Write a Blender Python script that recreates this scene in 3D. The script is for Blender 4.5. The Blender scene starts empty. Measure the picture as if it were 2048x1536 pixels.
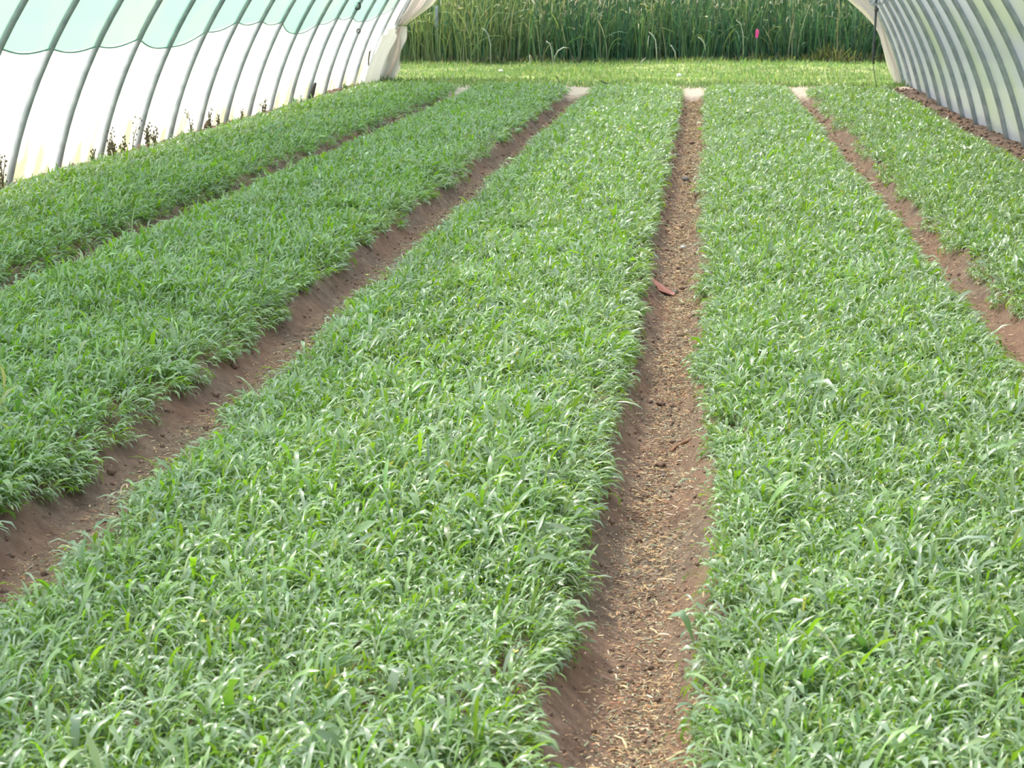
import bpy, math, random
import numpy as np
from mathutils import Vector
R_ = math.radians
rng = np.random.default_rng(7)
random.seed(7)
sc = bpy.context.scene
COL = sc.collection

# ------------------------------------------------------------------ camera
F = 3600.0                                   # focal length in pixels of the 2048 px frame
PITCH = math.atan(793 / F)
YAW = math.atan(386 / F * math.cos(PITCH))
H = 1.75
cam_d = bpy.data.cameras.new('camera')
cam = bpy.data.objects.new('camera', cam_d)
COL.objects.link(cam)
cam.location = (0, 0, H)
cam.rotation_euler = (math.pi / 2 - PITCH, 0, YAW)
cam_d.sensor_width = 36
cam_d.lens = 36 * F / 2048
cam_d.clip_end = 500
cam_d.dof.use_dof = True
cam_d.dof.focus_distance = 8.5
cam_d.dof.aperture_fstop = 10
sc.camera = cam

# ------------------------------------------------------------------ sky, sun, exposure
SUN_AZ, SUN_EL = 150.0, 60.0                 # azimuth measured from +X, towards +Y
world = bpy.data.worlds.new('sky')
sc.world = world
world.use_nodes = True
wn = world.node_tree
wn.nodes.clear()
wo = wn.nodes.new('ShaderNodeOutputWorld')
wb = wn.nodes.new('ShaderNodeBackground')
sky = wn.nodes.new('ShaderNodeTexSky')
sky.sky_type = 'NISHITA'
sky.sun_disc = False
sky.sun_elevation = R_(SUN_EL)
sky.sun_rotation = R_(90 - SUN_AZ)
sky.air_density = 1.0
sky.dust_density = 4.0
sky.ozone_density = 1.0
wb.inputs[1].default_value = 0.28
wn.links.new(sky.outputs[0], wb.inputs[0])
wn.links.new(wb.outputs[0], wo.inputs[0])
sd = bpy.data.lights.new('sun', 'SUN')
sun = bpy.data.objects.new('sun', sd)
COL.objects.link(sun)
sd.energy = 4.6
sd.angle = R_(3)
sd.color = (1.0, 0.95, 0.86)
sv = Vector((math.cos(R_(SUN_EL)) * math.cos(R_(SUN_AZ)), math.cos(R_(SUN_EL)) * math.sin(R_(SUN_AZ)), math.sin(R_(SUN_EL))))
sun.rotation_euler = sv.to_track_quat('Z', 'Y').to_euler()
sc.view_settings.view_transform = 'Standard'
sc.view_settings.look = 'None'
sc.view_settings.gamma = 1
sc.view_settings.use_curve_mapping = False
sc.view_settings.exposure = 0.6
sc.cycles.max_bounces = 8
sc.cycles.diffuse_bounces = 4
sc.cycles.transmission_bounces = 6
sc.cycles.transparent_max_bounces = 12
sc.cycles.sample_clamp_indirect = 6


# ------------------------------------------------------------------ helpers
def spot(x, y, z=None, Y=None):
    """Where in the tunnel something seen at (x, y) of the photograph stands, given its height z or its distance Y."""
    cx, cy = (x - 1024) / F, (768 - y) / F
    g = math.cos(PITCH) + cy * math.sin(PITCH)
    dz = -math.sin(PITCH) + cy * math.cos(PITCH)
    dx = cx * math.cos(YAW) - g * math.sin(YAW)
    dy = cx * math.sin(YAW) + g * math.cos(YAW)
    t = (z - H) / dz if z is not None else Y / dy
    return Vector((dx * t, dy * t, H + dz * t))


def hash2(i, j, s):
    v = np.sin(i * 127.1 + j * 311.7 + s * 74.7) * 43758.5453
    return v - np.floor(v)


def vnoise(x, y, s=0.0):
    x = np.asarray(x, float)
    y = np.asarray(y, float)
    i, j = np.floor(x), np.floor(y)
    u, v = x - i, y - j
    u, v = u * u * (3 - 2 * u), v * v * (3 - 2 * v)
    return ((hash2(i, j, s) * (1 - u) + hash2(i + 1, j, s) * u) * (1 - v)
            + (hash2(i, j + 1, s) * (1 - u) + hash2(i + 1, j + 1, s) * u) * v) * 2 - 1


def sstep(a, b, x):
    t = np.clip((np.asarray(x, float) - a) / (b - a), 0, 1)
    return t * t * (3 - 2 * t)


def mesh_np(name, V, Q, mat, colors=None, smooth=True, parent=None):
    """One mesh object out of arrays: V (n,3), Q (m,k) faces of k corners."""
    me = bpy.data.meshes.new(name)
    V = np.ascontiguousarray(V, dtype=np.float32)
    Q = np.ascontiguousarray(Q, dtype=np.int32)
    k = Q.shape[1]
    me.vertices.add(len(V))
    me.vertices.foreach_set('co', V.ravel())
    me.loops.add(Q.size)
    me.loops.foreach_set('vertex_index', Q.ravel())
    me.polygons.add(len(Q))
    me.polygons.foreach_set('loop_start', np.arange(0, Q.size, k, dtype=np.int32))
    if smooth:
        me.polygons.foreach_set('use_smooth', np.ones(len(Q), dtype=bool))
    me.update(calc_edges=True)
    if colors is not None:
        a = me.color_attributes.new('tint', 'FLOAT_COLOR', 'POINT')
        c = np.ones((len(V), 4), dtype=np.float32)
        c[:, :3] = colors
        a.data.foreach_set('color', c.ravel())
    me.materials.append(mat)
    o = bpy.data.objects.new(name, me)
    COL.objects.link(o)
    if parent is not None:
        o.parent = parent
    return o


def tag(o, label, cat, group=None, kind=None):
    o['label'] = label
    o['category'] = cat
    if group:
        o['group'] = group
    if kind:
        o['kind'] = kind
    return o


def grid(xs, ys):
    X, Y = np.meshgrid(xs, ys)
    nx, ny = len(xs), len(ys)
    i = np.arange(nx * ny).reshape(ny, nx)
    Q = np.stack([i[:-1, :-1], i[:-1, 1:], i[1:, 1:], i[1:, :-1]], -1).reshape(-1, 4)
    return X, Y, Q


def tube(pts, rad, n=8):
    """Closed round tube along pts; rad is one radius or one per point."""
    pts = [Vector(p) for p in pts]
    rad = [rad] * len(pts) if not hasattr(rad, '__len__') else list(rad)
    V, Q = [], []
    up = Vector((0.13, 0.31, 0.94)).normalized()
    for i, p in enumerate(pts):
        t = (pts[min(i + 1, len(pts) - 1)] - pts[max(i - 1, 0)]).normalized()
        a = t.cross(up)
        if a.length < 0.1:
            a = t.cross(Vector((1, 0, 0)))
        a.normalize()
        b = t.cross(a)
        for k in range(n):
            w = 2 * math.pi * k / n
            V.append(p + (a * math.cos(w) + b * math.sin(w)) * rad[i])
    for i in range(len(pts) - 1):
        for k in range(n):
            Q.append((i * n + k, i * n + (k + 1) % n, (i + 1) * n + (k + 1) % n, (i + 1) * n + k))
    s, e = len(V), len(V) + 1
    V += [pts[0], pts[-1]]
    for k in range(n):
        Q.append((s, (k + 1) % n, k, k))
        Q.append((e, (len(pts) - 1) * n + k, (len(pts) - 1) * n + (k + 1) % n, (len(pts) - 1) * n + (k + 1) % n))
    return V, Q


def mesh_py(name, V, Q, mat, parent=None, smooth=True):
    me = bpy.data.meshes.new(name)
    faces = []
    for q in Q:
        f = []
        for v in q:
            if v not in f:
                f.append(v)
        faces.append(f)
    me.from_pydata([tuple(v) for v in V], [], faces)
    if smooth:
        for p in me.polygons:
            p.use_smooth = True
    me.materials.append(mat)
    o = bpy.data.objects.new(name, me)
    COL.objects.link(o)
    if parent is not None:
        o.parent = parent
    return o


def join(parts):
    V, Q = [], []
    for v, q in parts:
        b = len(V)
        V += list(v)
        Q += [tuple(i + b for i in f) for f in q]
    return V, Q


def lump(c, r, seed, n=10, m=7, rough=0.25):
    """An uneven rounded stone or clod: c centre, r = (rx, ry, rz)."""
    V, Q = [], []
    for j in range(m + 1):
        th = math.pi * j / m
        for i in range(n):
            ph = 2 * math.pi * i / n
            d = Vector((math.sin(th) * math.cos(ph), math.sin(th) * math.sin(ph), math.cos(th)))
            k = 1 + rough * float(vnoise(d.x * 1.7 + seed * 3.1, d.y * 1.7 + d.z * 2.3, seed)) + 0.1 * float(vnoise(d.x * 5 + seed, d.z * 5 + d.y * 4, seed + 1))
            V.append(Vector((c[0] + d.x * r[0] * k, c[1] + d.y * r[1] * k, c[2] + d.z * r[2] * k)))
    for j in range(m):
        for i in range(n):
            Q.append((j * n + i, (j + 1) * n + i, (j + 1) * n + (i + 1) % n, j * n + (i + 1) % n))
    return V, Q


# ------------------------------------------------------------------ materials
def new_mat(name):
    m = bpy.data.materials.new(name)
    m.use_nodes = True
    nt = m.node_tree
    nt.nodes.clear()
    out = nt.nodes.new('ShaderNodeOutputMaterial')
    return m, nt, out


def N(nt, kind, **kw):
    n = nt.nodes.new(kind)
    for k, v in kw.items():
        if k.startswith('i_'):
            n.inputs[k[2:].replace('_', ' ')].default_value = v
        else:
            setattr(n, k, v)
    return n


def mixrgb(nt, fac, a, b, blend='MIX'):
    n = nt.nodes.new('ShaderNodeMix')
    n.data_type = 'RGBA'
    n.blend_type = blend
    for sock, val in ((n.inputs[0], fac), (n.inputs[6], a), (n.inputs[7], b)):
        if isinstance(val, bpy.types.NodeSocket):
            nt.links.new(val, sock)
        else:
            sock.default_value = val if not isinstance(val, tuple) else (*val, 1) if len(val) == 3 else val
    return n.outputs[2]


def ramp(nt, src, stops):
    n = nt.nodes.new('ShaderNodeValToRGB')
    while len(n.color_ramp.elements) < len(stops):
        n.color_ramp.elements.new(0.5)
    for e, (p, c) in zip(n.color_ramp.elements, stops):
        e.position = p
        e.color = (*c, 1) if len(c) == 3 else c
    nt.links.new(src, n.inputs[0])
    return n.outputs[0]


def leaf_mat(name, rough=0.38, trans=0.35, spec=0.6, boost=(1.25, 1.3, 0.55), under=None, coat=0.0):
    m, nt, out = new_mat(name)
    at = N(nt, 'ShaderNodeAttribute', attribute_name='tint')
    base = at.outputs['Color']
    if under:
        geo = N(nt, 'ShaderNodeNewGeometry')
        base = mixrgb(nt, geo.outputs['Backfacing'], base, mixrgb(nt, 0.45, base, under))
    p = N(nt, 'ShaderNodeBsdfPrincipled')
    nt.links.new(base, p.inputs['Base Color'])
    p.inputs['Roughness'].default_value = rough
    p.inputs['Specular IOR Level'].default_value = spec
    p.inputs['Coat Weight'].default_value = coat
    t = N(nt, 'ShaderNodeBsdfTranslucent')
    nt.links.new(mixrgb(nt, 1.0, at.outputs['Color'], boost, 'MULTIPLY'), t.inputs[0])
    mx = N(nt, 'ShaderNodeMixShader')
    mx.inputs[0].default_value = trans
    nt.links.new(p.outputs[0], mx.inputs[1])
    nt.links.new(t.outputs[0], mx.inputs[2])
    nt.links.new(mx.outputs[0], out.inputs[0])
    return m


def plain_mat(name, c1, c2, scale=8.0, rough=0.7, metal=0.0, bump=0.2, detail=6.0, spec=0.4, stretch=(1, 1, 1)):
    m, nt, out = new_mat(name)
    tc = N(nt, 'ShaderNodeTexCoord')
    mp = N(nt, 'ShaderNodeMapping')
    mp.inputs['Scale'].default_value = stretch
    nt.links.new(tc.outputs['Object'], mp.inputs[0])
    no = N(nt, 'ShaderNodeTexNoise', i_Scale=scale, i_Detail=detail)
    nt.links.new(mp.outputs[0], no.inputs['Vector'])
    p = N(nt, 'ShaderNodeBsdfPrincipled')
    p.inputs['Roughness'].default_value = rough
    p.inputs['Metallic'].default_value = metal
    p.inputs['Specular IOR Level'].default_value = spec
    nt.links.new(ramp(nt, no.outputs[0], [(0.35, c1), (0.65, c2)]), p.inputs['Base Color'])
    if bump:
        b = N(nt, 'ShaderNodeBump', i_Strength=bump, i_Distance=0.01)
        nt.links.new(no.outputs[0], b.inputs['Height'])
        nt.links.new(b.outputs[0], p.inputs['Normal'])
    nt.links.new(p.outputs[0], out.inputs[0])
    return m


def film_mat(name, tint, see, trans_w, algae_or_folds=None, clear=(0.97, 0.99, 0.98), grime=None):
    """Milky greenhouse film: part of the light goes straight through, the rest is scattered on both sides."""
    m, nt, out = new_mat(name)
    col = tint
    tc = N(nt, 'ShaderNodeTexCoord')
    if algae_or_folds:
        no = N(nt, 'ShaderNodeTexNoise', i_Scale=0.55, i_Detail=3.0)
        nt.links.new(tc.outputs['Object'], no.inputs['Vector'])
        f = ramp(nt, no.outputs[0], [(0.50, (0, 0, 0)), (0.66, (1, 1, 1))])
        col = mixrgb(nt, f, tint, algae_or_folds)
    if grime:
        sx = N(nt, 'ShaderNodeSeparateXYZ')
        nt.links.new(tc.outputs['Object'], sx.inputs[0])
        ng = N(nt, 'ShaderNodeTexNoise', i_Scale=2.6, i_Detail=5.0)
        mp = N(nt, 'ShaderNodeMapping')
        mp.inputs['Scale'].default_value = (1, 1.6, 0.5)
        nt.links.new(tc.outputs['Object'], mp.inputs[0])
        nt.links.new(mp.outputs[0], ng.inputs['Vector'])
        ma = N(nt, 'ShaderNodeMath', operation='MULTIPLY_ADD')
        nt.links.new(ng.outputs[0], ma.inputs[0])
        ma.inputs[1].default_value = -2.4
        nt.links.new(sx.outputs[2], ma.inputs[2])
        mg = N(nt, 'ShaderNodeMapRange')
        nt.links.new(ma.outputs[0], mg.inputs[0])
        mg.inputs[1].default_value = -1.25
        mg.inputs[2].default_value = -0.85
        mg.inputs[3].default_value = 1.0
        mg.inputs[4].default_value = 0.0
        col = mixrgb(nt, mg.outputs[0], col, grime)
    tl = N(nt, 'ShaderNodeBsdfTranslucent')
    df = N(nt, 'ShaderNodeBsdfDiffuse')
    tp = N(nt, 'ShaderNodeBsdfTransparent')
    tp.inputs[0].default_value = (*clear, 1)
    for s in (tl, df):
        if isinstance(col, bpy.types.NodeSocket):
            nt.links.new(col, s.inputs[0])
        else:
            s.inputs[0].default_value = (*col, 1)
    wr = N(nt, 'ShaderNodeTexNoise', i_Scale=3.0, i_Detail=4.0)
    nt.links.new(tc.outputs['Object'], wr.inputs['Vector'])
    b = N(nt, 'ShaderNodeBump', i_Strength=0.25, i_Distance=0.03)
    nt.links.new(wr.outputs[0], b.inputs['Height'])
    nt.links.new(b.outputs[0], df.inputs['Normal'])
    m1 = N(nt, 'ShaderNodeMixShader')
    m1.inputs[0].default_value = trans_w
    nt.links.new(df.outputs[0], m1.inputs[1])
    nt.links.new(tl.outputs[0], m1.inputs[2])
    m2 = N(nt, 'ShaderNodeMixShader')
    m2.inputs[0].default_value = see
    nt.links.new(m1.outputs[0], m2.inputs[1])
    nt.links.new(tp.outputs[0], m2.inputs[2])
    nt.links.new(m2.outputs[0], out.inputs[0])
    return m


def soil_mat():
    m, nt, out = new_mat('brown_soil')
    tc = N(nt, 'ShaderNodeTexCoord')
    v = tc.outputs['Object']
    big = N(nt, 'ShaderNodeTexNoise', i_Scale=1.6, i_Detail=4.0)
    mid = N(nt, 'ShaderNodeTexNoise', i_Scale=14.0, i_Detail=8.0, i_Roughness=0.7)
    fine = N(nt, 'ShaderNodeTexNoise', i_Scale=90.0, i_Detail=4.0, i_Roughness=0.7)
    for n in (big, mid, fine):
        nt.links.new(v, n.inputs['Vector'])
    c = ramp(nt, mid.outputs[0], [(0.3, (0.10, 0.072, 0.052)), (0.55, (0.185, 0.135, 0.098)), (0.75, (0.30, 0.225, 0.165))])
    c = mixrgb(nt, ramp(nt, big.outputs[0], [(0.4, (0, 0, 0)), (0.62, (1, 1, 1))]), c, mixrgb(nt, 0.4, c, (0.25, 0.13, 0.08)))
    c = mixrgb(nt, ramp(nt, fine.outputs[0], [(0.56, (0, 0, 0)), (0.7, (0.6, 0.6, 0.6))]), c, (0.10, 0.068, 0.05))
    # pale dry sand just outside the beds' far end
    sx = N(nt, 'ShaderNodeSeparateXYZ')
    nt.links.new(v, sx.inputs[0])
    ad = N(nt, 'ShaderNodeMath', operation='MULTIPLY_ADD')
    nt.links.new(mid.outputs[0], ad.inputs[0])
    ad.inputs[1].default_value = 1.4
    nt.links.new(sx.outputs[1], ad.inputs[2])
    mr = N(nt, 'ShaderNodeMapRange')
    off = N(nt, 'ShaderNodeMath', operation='COMPARE')
    off.inputs[1].default_value = -1.1
    off.inputs[2].default_value = 3.6
    nt.links.new(sx.outputs[0], off.inputs[0])
    ad2 = N(nt, 'ShaderNodeMath', operation='MULTIPLY_ADD')
    nt.links.new(off.outputs[0], ad2.inputs[0])
    ad2.inputs[1].default_value = 2.0
    nt.links.new(ad.outputs[0], ad2.inputs[2])
    sb = N(nt, 'ShaderNodeMath', operation='SUBTRACT')
    nt.links.new(ad2.outputs[0], sb.inputs[0])
    sb.inputs[1].default_value = 2.0
    nt.links.new(sb.outputs[0], mr.inputs[0])
    mr.inputs[1].default_value = 28.9
    mr.inputs[2].default_value = 29.5
    c = mixrgb(nt, mr.outputs[0], c, mixrgb(nt, mid.outputs[0], (0.42, 0.32, 0.24), (0.60, 0.50, 0.41)))
    p = N(nt, 'ShaderNodeBsdfPrincipled')
    p.inputs['Roughness'].default_value = 0.95
    p.inputs['Specular IOR Level'].default_value = 0.2
    nt.links.new(c, p.inputs['Base Color'])
    b1 = N(nt, 'ShaderNodeBump', i_Strength=0.6, i_Distance=0.02)
    nt.links.new(mid.outputs[0], b1.inputs['Height'])
    b2 = N(nt, 'ShaderNodeBump', i_Strength=0.5, i_Distance=0.005)
    nt.links.new(fine.outputs[0], b2.inputs['Height'])
    nt.links.new(b1.outputs[0], b2.inputs['Normal'])
    nt.links.new(b2.outputs[0], p.inputs['Normal'])
    nt.links.new(p.outputs[0], out.inputs[0])
    return m


M_SOIL = soil_mat()
M_LEAF = leaf_mat('salad_leaf', rough=0.30, trans=0.40, spec=1.0, boost=(1.35, 1.3, 0.4), under=(0.38, 0.48, 0.34))
M_REED = leaf_mat('reed_leaf', rough=0.5, trans=0.25, spec=0.3, boost=(1.1, 1.1, 0.6))
M_GRASS = leaf_mat('grass_blade', rough=0.6, trans=0.4, spec=0.3)
M_LITTER = leaf_mat('straw', rough=0.7, trans=0.1, spec=0.3, boost=(1, 1, 1))
M_WEED = plain_mat('dry_weed', (0.10, 0.09, 0.05), (0.24, 0.22, 0.12), 20, 0.9, bump=0)
M_STEEL = plain_mat('galvanised_pipe', (0.30, 0.34, 0.35), (0.42, 0.46, 0.46), 9, 0.45, metal=0.35, bump=0.05)
M_LAWN = plain_mat('lawn_ground', (0.16, 0.20, 0.06), (0.30, 0.34, 0.12), 3, 0.95, bump=0.4, detail=10)
M_STONE = plain_mat('grey_stone', (0.10, 0.09, 0.08), (0.22, 0.20, 0.18), 40, 0.85)
M_PALE = plain_mat('pale_stone', (0.40, 0.40, 0.38), (0.6, 0.6, 0.58), 40, 0.8)
M_CLOD = plain_mat('soil_clod', (0.13, 0.085, 0.06), (0.26, 0.17, 0.12), 50, 0.95)
M_RED = plain_mat('red_plastic', (0.36, 0.15, 0.11), (0.46, 0.22, 0.17), 30, 0.6)
M_STRAW = plain_mat('pale_straw', (0.55, 0.42, 0.22), (0.75, 0.62, 0.38), 60, 0.7)
M_TWIG = plain_mat('brown_twig', (0.20, 0.10, 0.06), (0.36, 0.20, 0.11), 60, 0.8)
M_DARKTWIG = plain_mat('dark_twig', (0.03, 0.03, 0.025), (0.07, 0.06, 0.05), 60, 0.8)
M_ROPE = plain_mat('dark_rope', (0.05, 0.06, 0.06), (0.12, 0.13, 0.13), 80, 0.9, stretch=(1, 1, 4))
M_PINK = plain_mat('pink_plastic', (0.85, 0.07, 0.30), (0.92, 0.14, 0.40), 20, 0.5, bump=0)
M_POST = plain_mat('pale_post', (0.34, 0.37, 0.40), (0.48, 0.51, 0.54), 10, 0.8)
M_WHITE = plain_mat('white_scrap', (0.75, 0.75, 0.72), (0.85, 0.85, 0.83), 30, 0.7)
M_YELLOW = plain_mat('yellow_petal', (0.85, 0.80, 0.18), (0.90, 0.86, 0.30), 30, 0.6, bump=0)
M_STEM = plain_mat('green_stem', (0.12, 0.22, 0.05), (0.20, 0.32, 0.09), 30, 0.6, bump=0)
M_DRYREED = plain_mat('dry_reed', (0.34, 0.38, 0.26), (0.50, 0.52, 0.40), 20, 0.7, bump=0)
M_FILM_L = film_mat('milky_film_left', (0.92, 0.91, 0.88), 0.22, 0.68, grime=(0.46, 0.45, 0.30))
M_FILM_R = film_mat('milky_film_right', (0.68, 0.66, 0.63), 0.12, 0.5, algae_or_folds=(0.63, 0.66, 0.44))  # same film tinted greyer, putting the right wall's shade into the colour
M_FILM_T = film_mat('milky_film_top', (0.88, 0.90, 0.90), 0.42, 0.62)
M_CURT = film_mat('folded_film', (0.88, 0.83, 0.78), 0.03, 0.35)
M_NET = film_mat('green_shade_net', (0.19, 0.36, 0.29), 0.30, 0.7, algae_or_folds=(0.26, 0.37, 0.27), clear=(0.70, 0.92, 0.84))  # lighter noise blotches put the shading of the net's folds into its colour


# ------------------------------------------------------------------ soil of the tunnel and the lawn
FUR = [-3.82, -1.99, -0.14, 1.52]            # centres of the four furrows
HEDGE = (-5.72, 3.28)                        # where the outer beds fall off to the walls
END = 28.6                                   # the furrows run out here


def fcentre(i, Y):
    return FUR[i] + 0.03 * vnoise(np.asarray(Y) * 0.5, 3.3 + i, 5) + 0.012 * vnoise(np.asarray(Y) * 2.3, 1.3 + i, 6)


def soil_h(X, Y):
    X = np.asarray(X, float)
    Y = np.asarray(Y, float)
    h = np.full(np.broadcast(X, Y).shape, 0.125)
    depth = 1 - sstep(END - 0.9, END + 0.5, Y) * 0.85
    for i in range(4):
        d = np.abs(X - fcentre(i, Y))
        w = 0.225 + 0.025 * vnoise(Y * 1.1, i * 7.7, 2)
        h = np.minimum(h, 0.125 - 0.125 * depth * (1 - sstep(0.05, w, d)))
    h = np.minimum(h, 0.125 - 0.06 * sstep(0.0, 0.3, HEDGE[0] - X + 0.15) * depth)
    h = np.minimum(h, 0.125 - 0.075 * sstep(0.0, 0.35, X - HEDGE[1] + 0.3) * depth)
    h = h + 0.012 * vnoise(X * 3, Y * 3, 1) + 0.008 * vnoise(X * 11, Y * 9, 2) + 0.004 * vnoise(X * 31, Y * 27, 3)
    return h


def clutter(xs0, xs1, coarse, fine):
    xs = list(np.arange(xs0, xs1 + 1e-6, coarse))
    for c in FUR:
        xs += list(np.arange(c - 0.36, c + 0.36, fine))
    return np.array(sorted(set(np.round(xs, 4))))


gx = clutter(-6.35, 3.95, 0.09, 0.018)
gy = np.concatenate([np.arange(0.5, 9, 0.025), np.arange(9, 18, 0.045), np.arange(18, 31.4, 0.08)])
X, Y, Q = grid(gx, gy)
Z = soil_h(X, Y)
edge = np.maximum(sstep(-6.15, -6.35, X) if False else sstep(6.15, 6.35, -X), sstep(3.75, 3.95, X))
Z = Z - 0.12 * edge - 0.1 * sstep(31.1, 31.4, Y)
g = mesh_np('ground', np.stack([X, Y, Z], -1).reshape(-1, 3), Q, M_SOIL)
g['kind'] = 'structure'
g['label'] = 'brown soil of the raised beds and furrows'


def lawn_h(X, Y):
    inside = sstep(-6.6, -6.2, X) * (1 - sstep(3.8, 4.2, X)) * (1 - sstep(31.0, 31.8, Y))
    return (0.07 + 0.045 * vnoise(X * 0.35, Y * 0.35, 11) + 0.02 * vnoise(X * 1.3, Y * 1.3, 12)) * (1 - inside) - 0.10 * inside


X, Y, Q = grid(np.concatenate([np.arange(-40, -10, 2.0), np.arange(-10, 8, 0.2), np.arange(8, 40, 2.0)]),
               np.concatenate([np.arange(-10, 28, 1.0), np.arange(28, 48, 0.2), np.arange(48, 90, 3.0)]))
g2 = mesh_np('lawn', np.stack([X, Y, lawn_h(X, Y)], -1).reshape(-1, 3), Q, M_LAWN)
g2['kind'] = 'structure'
g2['label'] = 'sunlit grassy ground outside the tunnel'


# ------------------------------------------------------------------ leaves
def leaves(P, az, L, W, e0, bend, roll, col, prof, fold=0.25, tri=True, power=1.25):
    """Vectorised arched leaves. P roots (n,3); az heading; L length; W half width; e0 start angle above the
    horizontal; bend total droop; prof = width of the blade at each station. Returns verts, quads, colours."""
    n = len(P)
    S = np.asarray(prof).shape[-1]
    s = np.linspace(0, 1, S)
    e = e0[:, None] - bend[:, None] * (s[None, :] ** power)
    step = L[:, None] / (S - 1)
    em = (e[:, 1:] + e[:, :-1]) / 2
    hor = np.concatenate([np.zeros((n, 1)), np.cumsum(np.cos(em) * step, 1)], 1)
    ver = np.concatenate([np.zeros((n, 1)), np.cumsum(np.sin(em) * step, 1)], 1)
    ca, sa = np.cos(az)[:, None], np.sin(az)[:, None]
    C = np.stack([P[:, 0:1] + hor * ca, P[:, 1:2] + hor * sa, P[:, 2:3] + ver], -1)
    T = np.stack([np.cos(e) * ca, np.cos(e) * sa, np.sin(e)], -1)
    B = np.stack([-sa * np.ones_like(e), ca * np.ones_like(e), np.zeros_like(e)], -1)
    Nn = np.cross(T, B)
    rr = roll[:, None] * np.ones_like(e)
    B2 = B * np.cos(rr)[..., None] + Nn * np.sin(rr)[..., None]
    N2 = np.cross(T, B2)
    prof = np.asarray(prof)
    if prof.ndim == 1:
        w = W[:, None] * prof[None, :]
    else:
        w = W[:, None] * prof
    if tri:
        sgn = np.array([-1.0, 0.0, 1.0])
        V = C[:, :, None, :] + B2[:, :, None, :] * (w[:, :, None] * sgn)[..., None] - N2[:, :, None, :] * (w[:, :, None] * np.abs(sgn) * fold)[..., None] * -1
        c = 3
    else:
        sgn = np.array([-1.0, 1.0])
        V = C[:, :, None, :] + B2[:, :, None, :] * (w[:, :, None] * sgn)[..., None]
        c = 2
    idx = np.arange(n * S * c).reshape(n, S, c)
    Q = np.stack([idx[:, :-1, :-1], idx[:, :-1, 1:], idx[:, 1:, 1:], idx[:, 1:, :-1]], -1).reshape(-1, 4)
    colv = np.repeat(col, S * c, axis=0)
    return V.reshape(-1, 3), Q, colv


def palette(n, cols, w, jit=0.12):
    cols = np.array(cols)
    k = rng.choice(len(cols), n, p=np.array(w) / sum(w))
    c = cols[k] * (1 + jit * rng.standard_normal((n, 1))) * (1 + 0.05 * rng.standard_normal((n, 3)))
    return np.clip(c, 0.005, 0.95)


def fov_keep(X, Y, m=0.7):
    """Keep what the camera can see, with a margin to either side for a step sideways."""
    a = 0.285 * Y + m
    off = -0.1047 * Y
    return (X > off - a) & (X < off + a)


LEAFCOL = [(0.165, 0.31, 0.062), (0.21, 0.395, 0.035), (0.13, 0.26, 0.09), (0.26, 0.46, 0.035), (0.27, 0.38, 0.24), (0.36, 0.40, 0.20)]
LEAFW = [5, 4, 3, 1.6, 2.6, 0.3]


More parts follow.
